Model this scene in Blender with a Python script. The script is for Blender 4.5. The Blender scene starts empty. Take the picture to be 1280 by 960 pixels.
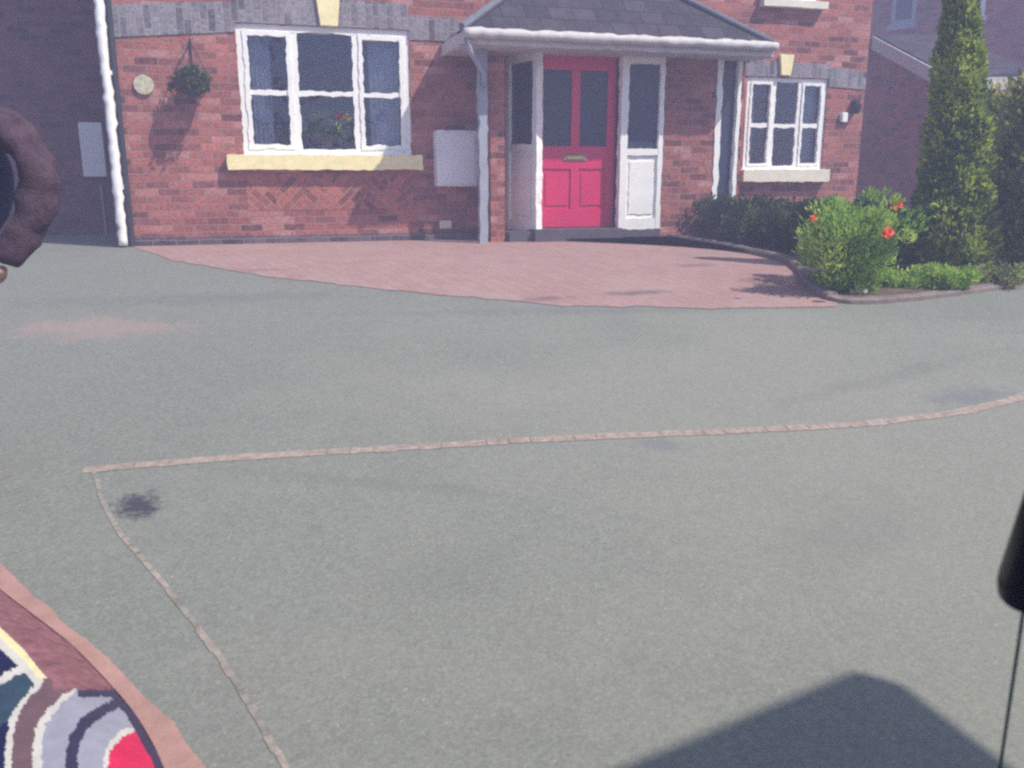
import bpy, bmesh, math, random
import numpy as np
from mathutils import Vector, Matrix
R = math.radians
rng = random.Random(7)
nr = np.random.default_rng(11)
sc = bpy.context.scene
col = sc.collection

# ------------------------------------------------------------------ camera
F = 1100.0; HC = 1.40; HORY = 215.0
PITCH = math.atan((480 - HORY) / F)
cam_d = bpy.data.cameras.new('camera'); cam = bpy.data.objects.new('camera', cam_d); col.objects.link(cam)
cam.location = (0, 0, HC); cam.rotation_euler = (math.pi/2 - PITCH, 0, 0)
cam_d.sensor_width = 36; cam_d.lens = F / 1280 * 36
cam_d.clip_start = 0.05; cam_d.clip_end = 2000
cam_d.dof.use_dof = True; cam_d.dof.focus_distance = 8.0; cam_d.dof.aperture_fstop = 5.0
sc.camera = cam

# ------------------------------------------------------------------ light
SUN_EL = R(50.5); AZ = R(61)          # azimuth measured from -Y towards +X
SD = Vector((math.sin(AZ)*math.cos(SUN_EL), -math.cos(AZ)*math.cos(SUN_EL), math.sin(SUN_EL)))
w = bpy.data.worlds.new('World'); sc.world = w; w.use_nodes = True
wn = w.node_tree; bg = wn.nodes['Background']
sky = wn.nodes.new('ShaderNodeTexSky'); sky.sky_type = 'NISHITA'; sky.sun_disc = False
sky.sun_elevation = SUN_EL; sky.sun_rotation = math.atan2(SD.x, SD.y)
wn.links.new(sky.outputs[0], bg.inputs[0]); bg.inputs[1].default_value = 0.125
sl = bpy.data.lights.new('sun', 'SUN'); sl.energy = 4.2; sl.angle = R(0.8); sl.color = (1, .93, .82)
so = bpy.data.objects.new('sun', sl); col.objects.link(so)
so.rotation_euler = SD.to_track_quat('Z', 'Y').to_euler(); so.location = SD * 30
vs = sc.view_settings; vs.view_transform = 'Standard'; vs.look = 'None'; vs.gamma = 1; vs.use_curve_mapping = False
vs.exposure = 0.55
sc.cycles.use_denoising = False
sc.cycles.max_bounces = 6; sc.cycles.volume_bounces = 1
sc.cycles.pixel_filter_type = 'BLACKMAN_HARRIS'; sc.cycles.filter_width = 2.4

# ------------------------------------------------------------------ helpers: rays
CP = Vector((0, 0, HC))
fwd = Vector((0, math.cos(PITCH), -math.sin(PITCH))); upv = Vector((0, math.sin(PITCH), math.cos(PITCH)))
def ray(px, py):
    return (fwd + Vector((1, 0, 0)) * ((px-640)/F) + upv * ((480-py)/F)).normalized()
ZH = 0.65
def gz(x, y):
    t = min(1, max(0, (y - 1.0) / 7.2)); return ZH * t * t * (3 - 2*t)
def gp(px, py, lift=0.0):
    d = ray(px, py); t = .5; step = .02
    while t < 60:
        p = CP + d*t
        if p.z < gz(p.x, p.y): break
        t += step
    a, b = t-step, t
    for _ in range(14):
        m = (a+b)/2; p = CP + d*m
        if p.z < gz(p.x, p.y): b = m
        else: a = m
    p = CP + d*b; return Vector((p.x, p.y, gz(p.x, p.y) + lift))
def atY(px, py, Y):
    d = ray(px, py); return CP + d * (Y / d.y)

# house frame: origin on the front-left corner; u along the facade, v out of the wall to the viewer, z up
SL = 0.30
HX, HY = -4.06, 9.15
ang = math.atan(SL)
U = Vector((math.cos(ang), math.sin(ang), 0)); V = Vector((math.sin(ang), -math.cos(ang), 0)); HO = Vector((HX, HY, ZH))
HM = Matrix.Translation(HO) @ Matrix.Rotation(ang, 4, 'Z')     # local x=u, y=-v, z
def uz(px, py, v=0.0):
    d = ray(px, py); q = HO + V*v
    t = (q - CP).dot(V) / d.dot(V); p = CP + d*t - HO
    return p.dot(U), p.z
def ru(px, py, v=0.0): return uz(px, py, v)[0]
def rz(px, py, v=0.0): return uz(px, py, v)[1]

# ------------------------------------------------------------------ helpers: meshes
class MB:
    def __init__(s): s.v = []; s.f = []; s.m = []
    def add(s, vs_, fs, m=0):
        n = len(s.v); s.v += [tuple(p) for p in vs_]
        for f in fs: s.f.append([n+i for i in f]); s.m.append(m)
    def box(s, x0, x1, y0, y1, z0, z1, m=0):
        s.add([(x0,y0,z0),(x1,y0,z0),(x1,y1,z0),(x0,y1,z0),(x0,y0,z1),(x1,y0,z1),(x1,y1,z1),(x0,y1,z1)],
              [(0,3,2,1),(4,5,6,7),(0,1,5,4),(1,2,6,5),(2,3,7,6),(3,0,4,7)], m)
    def prism(s, pts, a, b, m=0):       # pts: list of 3d, extrude by vector b-a
        n = len(pts); e = Vector(b)-Vector(a)
        vs_ = [Vector(p) for p in pts] + [Vector(p)+e for p in pts]
        s.add(vs_, [tuple(range(n))[::-1], tuple(range(n, 2*n))] + [(i, (i+1) % n, n+(i+1) % n, n+i) for i in range(n)], m)
    def tube(s, pts, rad, n=12, m=0):
        pts = [Vector(p) for p in pts]; k = len(pts)
        if not isinstance(rad, (list, tuple)): rad = [rad]*k
        vs_ = []
        for i, p in enumerate(pts):
            t = (pts[min(i+1, k-1)] - pts[max(i-1, 0)]).normalized()
            a = t.orthogonal().normalized() if abs(t.z) > .9 else t.cross(Vector((0,0,1))).normalized(); b = t.cross(a)
            if abs(t.z) > .9:
                a = (Vector((1,0,0)) - t*t.x).normalized(); b = t.cross(a)
            for j in range(n):
                q = 2*math.pi*j/n; vs_.append(p + (a*math.cos(q) + b*math.sin(q))*rad[i])
        fs = [(i*n+j, i*n+(j+1) % n, (i+1)*n+(j+1) % n, (i+1)*n+j) for i in range(k-1) for j in range(n)]
        fs += [tuple(range(n))[::-1], tuple(range((k-1)*n, k*n))]
        s.add(vs_, fs, m)
    def build(s, name, mats, parent=None, bevel=0, smooth=False, wob=0):
        me = bpy.data.meshes.new(name); me.from_pydata(s.v, [], s.f)
        if not isinstance(mats, (list, tuple)): mats = [mats]
        for m in mats: me.materials.append(m)
        me.polygons.foreach_set('material_index', s.m)
        bm = bmesh.new(); bm.from_mesh(me); bmesh.ops.recalc_face_normals(bm, faces=bm.faces)
        if bevel: bmesh.ops.bevel(bm, geom=list(bm.edges), offset=bevel, segments=2, affect='EDGES', clamp_overlap=True)
        if wob:
            for _ in range(5):
                L = [e for e in bm.edges if e.calc_length() > .06]
                if not L: break
                bmesh.ops.subdivide_edges(bm, edges=L, cuts=1, use_grid_fill=True)
            wobble(bm, wob)
        if smooth:
            for f in bm.faces: f.smooth = True
        bm.to_mesh(me); bm.free()
        o = bpy.data.objects.new(name, me); col.objects.link(o)
        if parent: o.parent = parent
        return o
from mathutils import noise as mno
def wobble(bm, a):
    for v_ in bm.verts:
        q = v_.co*17.0; n1 = mno.noise(q); n2 = mno.noise(q + Vector((31, 7, 3))); n3 = mno.noise(v_.co*6 + Vector((3, 9, 1)))
        v_.co.x += a*(n1*1.2 + .5*n3); v_.co.z += a*(n2*1.2 + .6*n3)

def tag(o, label=None, cat=None, group=None, kind=None):
    if label: o['label'] = label
    if cat: o['category'] = cat
    if group: o['group'] = group
    if kind: o['kind'] = kind
    return o
def empty(name, loc=(0,0,0), rz_=0, mw=None):
    o = bpy.data.objects.new(name, None); col.objects.link(o); o.empty_display_size = .2
    if mw is not None: o.matrix_world = mw
    else: o.location = loc; o.rotation_euler = (0, 0, rz_)
    return o

# ------------------------------------------------------------------ helpers: materials
class NT:
    def __init__(s, name, rough=.8, spec=.3):
        s.m = bpy.data.materials.new(name); s.m.use_nodes = True; s.t = s.m.node_tree
        s.b = s.t.nodes['Principled BSDF']; s.b.inputs['Roughness'].default_value = rough
        s.b.inputs['Specular IOR Level'].default_value = spec
        s.tc = s.t.nodes.new('ShaderNodeTexCoord')
    def n(s, ty, **k):
        x = s.t.nodes.new(ty)
        for a, b in k.items(): setattr(x, a, b)
        return x
    def l(s, a, b): s.t.links.new(a, b)
    def noise(s, scale, detail=4, rough=.6, vec=None):
        x = s.n('ShaderNodeTexNoise'); x.inputs['Scale'].default_value = scale; x.inputs['Detail'].default_value = detail
        x.inputs['Roughness'].default_value = rough; s.l(vec or s.tc.outputs['Object'], x.inputs['Vector']); return x.outputs[0]
    def ramp(s, fac, stops):
        x = s.n('ShaderNodeValToRGB'); e = x.color_ramp.elements
        while len(e) < len(stops): e.new(.5)
        for i, (p, c) in enumerate(stops): e[i].position = p; e[i].color = (*c, 1)
        s.l(fac, x.inputs[0]); return x.outputs[0]
    def mix(s, fac, a, b, mode='MIX'):
        x = s.n('ShaderNodeMix', data_type='RGBA', blend_type=mode)
        for sock, v_ in ((x.inputs[0], fac), (x.inputs[6], a), (x.inputs[7], b)):
            if isinstance(v_, (int, float)): sock.default_value = v_
            elif isinstance(v_, tuple): sock.default_value = (*v_, 1)
            else: s.l(v_, sock)
        return x.outputs[2]
    def math(s, op, a, b=None):
        x = s.n('ShaderNodeMath', operation=op)
        for i, v_ in enumerate((a, b)):
            if v_ is None: continue
            if isinstance(v_, (int, float)): x.inputs[i].default_value = v_
            else: s.l(v_, x.inputs[i])
        return x.outputs[0]
    def bump(s, h, strength=.3, dist=.01):
        x = s.n('ShaderNodeBump'); x.inputs['Strength'].default_value = strength; x.inputs['Distance'].default_value = dist
        s.l(h, x.inputs['Height']); s.l(x.outputs[0], s.b.inputs['Normal'])
    def color(s, c):
        if isinstance(c, tuple): s.b.inputs['Base Color'].default_value = (*c, 1)
        else: s.l(c, s.b.inputs['Base Color'])
        return s.m

def plain(name, c, rough=.6, var=.12, scale=6, spec=.3, bump=0):
    t = NT(name, rough, spec); f = t.noise(scale, 5)
    lo = tuple(max(0, x*(1-var)) for x in c); hi = tuple(min(1, x*(1+var)) for x in c)
    if bump: t.bump(t.noise(scale*8, 4), bump, .01)
    return t.color(t.ramp(f, [(.3, lo), (.7, hi)]))

def brick_mat(name, c1, c2, mort, w_=.225, h_=.075, rot=None, dirt=1.0, soldier=False):
    t = NT(name, .88, .2)
    src = t.tc.outputs['Object']
    sep = t.n('ShaderNodeSeparateXYZ'); t.l(src, sep.inputs[0])
    cmb = t.n('ShaderNodeCombineXYZ')
    wx = t.math('ADD', sep.outputs[0], sep.outputs[1])
    if soldier: t.l(sep.outputs[2], cmb.inputs[0]); t.l(wx, cmb.inputs[1])
    else: t.l(wx, cmb.inputs[0]); t.l(sep.outputs[2], cmb.inputs[1])
    vec = cmb.outputs[0]
    # small distortion so courses are not ruler-straight
    nz = t.n('ShaderNodeTexNoise'); nz.inputs['Scale'].default_value = 5; t.l(vec, nz.inputs['Vector'])
    vm = t.n('ShaderNodeVectorMath', operation='SCALE'); t.l(nz.outputs[1], vm.inputs[0]); vm.inputs['Scale'].default_value = .03
    va = t.n('ShaderNodeVectorMath', operation='ADD'); t.l(vec, va.inputs[0]); t.l(vm.outputs[0], va.inputs[1]); vec = va.outputs[0]
    if rot is not None:
        mp = t.n('ShaderNodeMapping'); mp.inputs['Rotation'].default_value = (0, 0, rot); t.l(vec, mp.inputs[0]); vec = mp.outputs[0]
    b = t.n('ShaderNodeTexBrick'); t.l(vec, b.inputs['Vector'])
    b.inputs['Scale'].default_value = 1; b.inputs['Brick Width'].default_value = w_; b.inputs['Row Height'].default_value = h_
    b.inputs['Mortar Size'].default_value = .006; b.inputs['Mortar Smooth'].default_value = .3; b.inputs['Bias'].default_value = 0
    b.inputs['Color1'].default_value = (0,0,0,1); b.inputs['Color2'].default_value = (1,1,1,1); b.inputs['Mortar'].default_value = (.5,.5,.5,1)
    cc = t.ramp(b.outputs[0], [(0, tuple(x*.55 for x in c2)), (.14, c2), (.45, c1), (.8, tuple(min(1,x*1.3) for x in c1)), (.95, tuple(min(1, x*1.15+.10*dirt) for x in c1))])
    big = t.noise(1.6, 6, .7)
    cc = t.mix(t.math('MULTIPLY', t.ramp(big, [(.35, (0,0,0)), (.65, (1,1,1))]), .45), cc, tuple(x*.62 for x in c2))
    fine = t.noise(30, 6, .8)
    cc = t.mix(.7, cc, t.ramp(fine, [(.32, (.12,.12,.12)), (.68, (.95,.95,.95))]), 'OVERLAY')
    cc = t.mix(t.math('MULTIPLY', t.ramp(t.noise(11, 5, .75), [(.5, (0,0,0)), (.68, (1,1,1))]), .5*dirt), cc, tuple(min(1, x*1.2+.06) for x in c1))
    bl = t.noise(4.2, 4, .7)
    cc = t.mix(t.math('MULTIPLY', t.ramp(bl, [(.66, (0,0,0)), (.72, (1,1,1))]), .55*dirt), cc, (.42,.33,.28))
    cc = t.mix(b.outputs[1], cc, mort)
    t.bump(t.math('SUBTRACT', fine, b.outputs[1]), .5, .008)
    return t.color(cc)

M = {}
M['brick'] = brick_mat('red_brick', (.35,.12,.095), (.23,.08,.075), (.28,.20,.19))
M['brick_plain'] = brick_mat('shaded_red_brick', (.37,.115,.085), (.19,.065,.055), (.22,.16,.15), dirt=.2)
M['wing'] = brick_mat('dark_wing_brick', (.17,.06,.07), (.12,.045,.06), (.14,.10,.12), dirt=.1)  # brick colour darkened to carry the shade on the recessed wing
M['herring_a'] = brick_mat('herringbone_brick', (.37,.12,.085), (.30,.10,.08), (.33,.22,.20), rot=R(45), dirt=.3)
M['herring_b'] = brick_mat('herringbone_brick_mirrored', (.37,.12,.085), (.30,.10,.08), (.33,.22,.20), rot=R(-45), dirt=.3)
M['soldier'] = brick_mat('blue_grey_soldier_brick', (.235,.215,.235), (.18,.165,.19), (.30,.28,.28), soldier=True, dirt=.25)
M['blue_brick'] = brick_mat('blue_grey_brick', (.13,.09,.10), (.08,.07,.085), (.22,.19,.19), dirt=.4)
M['white'] = plain('white_upvc', (.88,.875,.84), .45, .05, 5)
M['grey_white'] = plain('weathered_white_paint', (.55,.53,.52), .6, .12, 9)
M['post_grey'] = plain('grey_painted_post', (.33,.36,.42), .55, .1, 8)  # on the porch post this grey stands in for shade on white
M['box_white'] = plain('meter_box_plastic', (.80,.79,.82), .5, .05, 4)
M['cream'] = plain('cream_painted_stone', (.90,.80,.44), .75, .12, 9, bump=.2)
M['pale_stone'] = plain('pale_stone', (.74,.70,.58), .8, .1, 9)
M['red_door'] = plain('glossy_red_paint', (.64,.02,.115), .35, .08, 3, .5)
M['brass'] = plain('tarnished_brass', (.30,.24,.14), .4, .2, 20)
M['tile'] = None
def tile_mat():
    t = NT('grey_roof_tiles', .8, .25)
    b = t.n('ShaderNodeTexBrick'); t.l(t.tc.outputs['Object'], b.inputs['Vector']); b.inputs['Scale'].default_value = 1
    b.inputs['Brick Width'].default_value = .26; b.inputs['Row Height'].default_value = .16; b.inputs['Mortar Size'].default_value = .006
    b.inputs['Color1'].default_value = (.035,.033,.045,1); b.inputs['Color2'].default_value = (.065,.058,.075,1); b.inputs['Mortar'].default_value = (.02,.02,.03,1)
    cc = t.mix(.5, b.outputs[0], t.ramp(t.noise(9, 5, .7), [(.3, (.25,.25,.25)), (.7, (.85,.85,.85))]), 'OVERLAY')
    t.bump(b.outputs[1], .5, .02)
    return t.color(cc)
M['tile'] = tile_mat()
M['dark_pipe'] = plain('dark_paint', (.03,.035,.05), .5, .2, 9)
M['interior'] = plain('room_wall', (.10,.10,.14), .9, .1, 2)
M['curtain'] = plain('curtain_cloth', (.9,.86,.78), .9, .2, 14)
def glass_mat(name, tint=(.75,.8,.9)):
    t = NT(name, .05); nt = t.t
    nt.nodes.remove(t.b)
    out = [x for x in nt.nodes if x.type == 'OUTPUT_MATERIAL'][0]
    tr = t.n('ShaderNodeBsdfTransparent'); tr.inputs[0].default_value = (*tint, 1)
    gl = t.n('ShaderNodeBsdfGlossy'); gl.inputs['Roughness'].default_value = .04; gl.inputs[0].default_value = (.8,.85,1,1)
    fr = t.n('ShaderNodeFresnel'); fr.inputs[0].default_value = 1.5
    k = t.math('ADD', t.math('MULTIPLY', fr.outputs[0], .8), .02)
    bp = t.n('ShaderNodeBump'); bp.inputs['Strength'].default_value = .25; bp.inputs['Distance'].default_value = .05
    t.l(t.noise(3, 2), bp.inputs['Height']); t.l(bp.outputs[0], gl.inputs['Normal'])
    mx = t.n('ShaderNodeMixShader'); t.l(k, mx.inputs[0]); t.l(tr.outputs[0], mx.inputs[1]); t.l(gl.outputs[0], mx.inputs[2])
    t.l(mx.outputs[0], out.inputs[0]); return t.m
M['glass'] = glass_mat('window_glass')
M['obscure'] = plain('obscured_glass', (.03,.042,.08), .3, .35, 30, .4)

# ------------------------------------------------------------------ ground
def stain_glare_mask(t, cx, cy, rx, ry, rot, amt, nscale=9.0):
    mp = t.n('ShaderNodeMapping', vector_type='TEXTURE'); mp.inputs['Location'].default_value = (cx, cy, 0)
    mp.inputs['Rotation'].default_value = (0, 0, rot); mp.inputs['Scale'].default_value = (rx, ry, 1000)
    t.l(t.tc.outputs['Object'], mp.inputs[0])
    ln = t.n('ShaderNodeVectorMath', operation='LENGTH'); t.l(mp.outputs[0], ln.inputs[0])
    nzv = t.math('MULTIPLY', t.math('SUBTRACT', t.noise(nscale, 5, .7), .5), 2.2)
    d = t.math('ADD', ln.outputs['Value'], nzv)
    return t.math('MULTIPLY', t.ramp(d, [(.35, (1,1,1)), (1.0, (0,0,0))]), amt)
def tarmac():
    t = NT('weathered_tarmac', .9, .2)
    a = t.noise(90, 6, .75); b_ = t.noise(1.1, 5, .6); c_ = t.noise(9, 4, .6)
    vo = t.n('ShaderNodeTexVoronoi'); vo.inputs['Scale'].default_value = 70; t.l(t.tc.outputs['Object'], vo.inputs['Vector'])
    sp = t.ramp(vo.outputs['Color'], [(.2, (.72,.72,.72)), (.8, (1,1,1))])
    cc = t.ramp(a, [(.25, (.15,.162,.145)), (.5, (.22,.232,.205)), (.8, (.345,.35,.295))])
    cc = t.mix(.6, cc, sp, 'MULTIPLY')
    cc = t.mix(t.math('MULTIPLY', t.ramp(b_, [(.35, (0,0,0)), (.7, (1,1,1))]), .16), cc, (.31,.315,.265))
    cc = t.mix(t.math('MULTIPLY', t.ramp(c_, [(.5, (0,0,0)), (.75, (1,1,1))]), .22), cc, (.15,.17,.17))
    pc = gp(1150, 720); cc = t.mix(stain_glare_mask(t, pc.x+.6, pc.y+.6, 3.4, 4.2, 0, .22, .5), cc, (.40,.39,.31))  # warm glare towards the lower right, painted into the tarmac colour
    for kx, ky, rx, ry, rr, am in ((2.0, 4.6, 1.1, .10, .5, .22), (-.6, 3.4, .9, .06, -.2, .2), (.8, 5.9, 2.2, .12, .05, .25), (-2.2, 6.2, 1.6, .2, .1, .25), (1.2, 3.0, .5, .3, .8, .18), (-.2, 2.7, .35, .2, .3, .16)):
        cc = t.mix(stain_glare_mask(t, kx, ky, rx, ry, rr, am, 5), cc, (.12,.13,.13))
    v2 = t.n('ShaderNodeTexVoronoi'); v2.inputs['Scale'].default_value = 17; t.l(t.tc.outputs['Object'], v2.inputs['Vector'])
    cc = t.mix(t.math('MULTIPLY', t.ramp(v2.outputs['Distance'], [(.03, (1,1,1)), (.09, (0,0,0))]), .55), cc, (.5,.48,.36))
    def st(px, py, rx, ry, rot, amt, colr, ns=9.):
        nonlocal cc
        p = gp(px, py); cc = t.mix(stain_glare_mask(t, p.x, p.y, rx, ry, rot, amt, ns), cc, colr)
    st(172, 632, .15, .10, R(-60), .85, (.035,.035,.06), 26)
    st(820, 555, .17, .09, 0, .45, (.15,.16,.18), 12)
    st(1215, 497, .34, .16, R(15), .5, (.15,.16,.18), 10)
    st(120, 410, .75, .28, 0, .4, (.42,.27,.25), 6)
    st(700, 385, .8, .1, 0, .3, (.2,.21,.24), 6)
    st(600, 560, 1.2, .1, 0, .15, (.2,.21,.24), 6)
    t.bump(a, .5, .006)
    return t.color(cc)
M['tarmac'] = tarmac()
def ground():
    ys = list(np.arange(-40, .5, 4)) + list(np.arange(.5, 9, .1)) + list(np.arange(9, 20, 1)) + [25, 40, 80, 200, 500]
    xs = [-300, -100, -40, -20, -10, -5, 0, 5, 10, 20, 40, 100, 300]
    m = MB(); vs_ = [(x, y, gz(x, y)) for y in ys for x in xs]; n = len(xs)
    m.add(vs_, [(j*n+i, j*n+i+1, (j+1)*n+i+1, (j+1)*n+i) for j in range(len(ys)-1) for i in range(n-1)])
    return tag(m.build('road', M['tarmac'], smooth=True), kind='structure')
ground()
def resample(pl, n):
    pl = [Vector(p) for p in pl]; L = [0]
    for a, b in zip(pl, pl[1:]): L.append(L[-1] + (b-a).length)
    out = []
    for k in range(n):
        s = L[-1]*k/(n-1); i = max(j for j in range(len(L)-1) if L[j] <= s + 1e-9)
        f = (s-L[i])/max(1e-9, L[i+1]-L[i]); out.append(pl[i].lerp(pl[i+1], min(1, f)))
    return out
def sheet(name, A, B, mat, lift, nu=60, nv=14):
    A = resample(A, nu); B = resample(B, nu); m = MB(); vs_ = []
    for a, b in zip(A, B):
        for k in range(nv):
            p = a.lerp(b, k/(nv-1)); vs_.append((p.x, p.y, gz(p.x, p.y) + lift))
    m.add(vs_, [(i*nv+k, (i+1)*nv+k, (i+1)*nv+k+1, i*nv+k+1) for i in range(nu-1) for k in range(nv-1)])
    return m.build(name, mat, smooth=True)
def smooth_pl(pl, n=60):
    pl = resample(pl, n)
    for _ in range(6): pl = [pl[0]] + [(pl[i-1]+pl[i]*2+pl[i+1])/4 for i in range(1, n-1)] + [pl[-1]]
    return pl
def rough_pl(pl, a):
    return [p + Vector((mno.noise(p*9)*a*.6, mno.noise(p*7+Vector((5,1,2)))*a + rng.uniform(-a, a)*.25, 0)) for p in pl]
def paving():
    t = NT('pink_block_paving', .9, .2)
    mp = t.n('ShaderNodeMapping'); mp.inputs['Rotation'].default_value = (0, 0, R(17+45)); t.l(t.tc.outputs['Object'], mp.inputs[0])
    b = t.n('ShaderNodeTexBrick'); t.l(mp.outputs[0], b.inputs['Vector']); b.inputs['Scale'].default_value = 1
    b.inputs['Brick Width'].default_value = .2; b.inputs['Row Height'].default_value = .1; b.inputs['Mortar Size'].default_value = .004
    b.inputs['Color1'].default_value = (.33,.20,.185,1); b.inputs['Color2'].default_value = (.37,.235,.215,1); b.inputs['Mortar'].default_value = (.27,.18,.165,1)
    cc = t.mix(.35, b.outputs[0], t.ramp(t.noise(50, 4, .7), [(.3, (.3,.3,.3)), (.7, (.8,.8,.8))]), 'OVERLAY')
    cc = t.mix(t.math('MULTIPLY', t.ramp(t.noise(1.6, 5, .6), [(.4, (0,0,0)), (.7, (1,1,1))]), .4), cc, (.38,.30,.27))
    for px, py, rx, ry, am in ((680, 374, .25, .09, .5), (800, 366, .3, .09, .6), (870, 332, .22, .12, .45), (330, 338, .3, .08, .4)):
        p = gp(px, py); cc = t.mix(stain_glare_mask(t, p.x, p.y, rx, ry, R(10), am, 8), cc, (.10,.09,.11))
    t.bump(b.outputs[1], .4, .006); return t.color(cc)
M['paving'] = paving()
top = [HO + U*ru(px, 290) - V*.02 for px in (150, 300, 500, 700, 800, 1000, 1100)]
bot = [gp(x, y) for x, y in ((156, 306), (215, 326), (330, 346), (520, 366), (700, 382), (900, 387), (1046, 383))]
tag(sheet('driveway', top, rough_pl(smooth_pl(bot, 240), .035), M['paving'], .004, 200, 24), kind='structure')
sett = plain('pinkish_setts', (.44,.345,.29), .9, .25, 30, bump=.3)
sett_b = plain('worn_setts', (.37,.325,.285), .9, .25, 30, bump=.3)
tones = [plain('sett_tone', c_, .9, .3, 30, bump=.3) for c_ in ((.36,.29,.245), (.345,.275,.235), (.37,.305,.26), (.34,.28,.235))]
tones_b = [plain('worn_sett_tone', c_, .9, .3, 30, bump=.3) for c_ in ((.31,.275,.23), (.28,.255,.21), (.34,.29,.245), (.26,.245,.205))]
def ribbon(pts, wd, lift, mats, name, blk=.1, miss=0):
    pl = smooth_pl(pts, 90); tot = sum((b-a_).length for a_, b in zip(pl, pl[1:])); n = int(tot/blk)
    pp = resample(pl, n+1); m = MB()
    for i in range(n):
        if rng.random() < miss: continue
        p, q = pp[i], pp[i+1]; t = (q-p); t.z = 0; L_ = t.length; t.normalize(); nrm = Vector((-t.y, t.x, 0))
        g = rng.uniform(-.001, .0025); a0 = wd/2*rng.uniform(.86, 1.12); a1 = wd/2*rng.uniform(.86, 1.12); o_ = rng.uniform(-.003, .003)
        vs_ = []
        for s_, w0_ in ((g, a0), (L_/2, (a0+a1)/2*rng.uniform(.95, 1.1)), (L_-g, a1)):
            for sg in (-1, 1):
                c = p+t*s_+nrm*(sg*w0_+o_); vs_.append((c.x, c.y, gz(c.x, c.y)+lift))
        m.add(vs_, [(0,2,3,1),(2,4,5,3)], rng.randrange(4))
    return m.build(name, mats)
a = gp(118, 586)
tag(ribbon([gp(x, y) for x, y in ((104, 588), (250, 575), (420, 565), (700, 548), (900, 540), (1060, 532), (1180, 519), (1240, 507), (1330, 483))], .062, .0025, tones, 'sett_line'), kind='structure')
tag(ribbon([gp(x, y) for x, y in ((118, 590), (126, 622), (150, 668), (215, 742), (262, 805), (310, 875), (352, 950), (385, 1010))], .020, .0025, tones_b, 'sett_line', .07, 0), kind='structure')

# ------------------------------------------------------------------ the brick house
house = empty('brick_house', mw=HM)
tag(house, 'red brick house with white windows, crimson front door and grey tiled porch roof', 'house')
# local coords: x=u, y=-v (outwards is -y), z
def wall(name, x0, x1, z0, z1, holes, y0=0., y1=.28, mat=None, parent=house):
    xs = sorted({x0, x1, *[h[0] for h in holes], *[h[1] for h in holes]}); zs = sorted({z0, z1, *[h[2] for h in holes], *[h[3] for h in holes]})
    m = MB()
    def solid(i, j):
        if i < 0 or j < 0 or i >= len(xs)-1 or j >= len(zs)-1: return False
        cx = (xs[i]+xs[i+1])/2; cz = (zs[j]+zs[j+1])/2
        return not any(h[0] < cx < h[1] and h[2] < cz < h[3] for h in holes)
    for i in range(len(xs)-1):
        for j in range(len(zs)-1):
            if not solid(i, j): continue
            a, b, c, d = xs[i], xs[i+1], zs[j], zs[j+1]
            m.add([(a,y0,c),(b,y0,c),(b,y0,d),(a,y0,d)], [(0,1,2,3)]); m.add([(a,y1,c),(b,y1,c),(b,y1,d),(a,y1,d)], [(3,2,1,0)])
            if not solid(i-1, j): m.add([(a,y0,c),(a,y1,c),(a,y1,d),(a,y0,d)], [(3,2,1,0)])
            if not solid(i+1, j): m.add([(b,y0,c),(b,y1,c),(b,y1,d),(b,y0,d)], [(0,1,2,3)])
            if not solid(i, j-1): m.add([(a,y0,c),(b,y0,c),(b,y1,c),(a,y1,c)], [(3,2,1,0)])
            if not solid(i, j+1): m.add([(a,y0,d),(b,y0,d),(b,y1,d),(a,y1,d)], [(0,1,2,3)])
    return m.build(name, mat or M['brick'], parent)
PV = .58                                     # porch body projects this far
UE = ru(1078, 150)                           # right corner of the house
# left window rectangle
L0, L1 = ru(299, 110), ru(513, 110); LZ0, LZ1 = rz(400, 196), rz(400, 33)
R0, R1 = ru(931, 160), ru(1031, 160); RZ0, RZ1 = rz(980, 214), rz(980, 97)
D0, D1 = ru(674, 170, PV), ru(776, 170, PV)  # door
SR1 = ru(829, 170, PV)                       # right sidelight end
P1 = ru(893, 170, PV)                        # brick pier end
G1 = ru(928, 170, PV)
EZ = rz(720, 62, PV)                         # underside of porch frame
DZ = rz(720, 288, PV)
print('dims L', L0, L1, LZ0, LZ1, 'R', R0, R1, RZ0, RZ1, 'door', D0, D1, EZ, DZ, 'UE', UE)
WH = 5.2
UW = [(L0, L1, 3.35, 4.6)]
su0, su1 = ru(940, 3), ru(1031, 3); SUZ = rz(985, 4)
holes = [(L0, L1, LZ0, LZ1), (R0, R1, RZ0, RZ1), (L0, L1, 3.4, 4.6), (su0+.05, su1-.1, SUZ+.02, SUZ+1.1)]
wall('wall', 0, UE, -.3, WH, holes)
m = MB(); m.box(.0, .28, .28, 7.5, -.3, WH); m.box(UE-.28, UE, .28, 7.5, -.3, WH); m.box(0, UE, 7.5, 7.78, -.3, WH)
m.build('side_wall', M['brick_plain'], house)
m = MB(); m.add([(-.4,-.4,WH),(UE+.4,-.4,WH),(UE+.4,8.1,WH),(-.4,8.1,WH),(-.4,3.8,WH+2.6),(UE+.4,3.8,WH+2.6)], [(0,1,5,4),(2,3,4,5),(1,2,5),(3,0,4),(0,3,2,1)])
m.build('roof', M['tile'], house)
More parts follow.
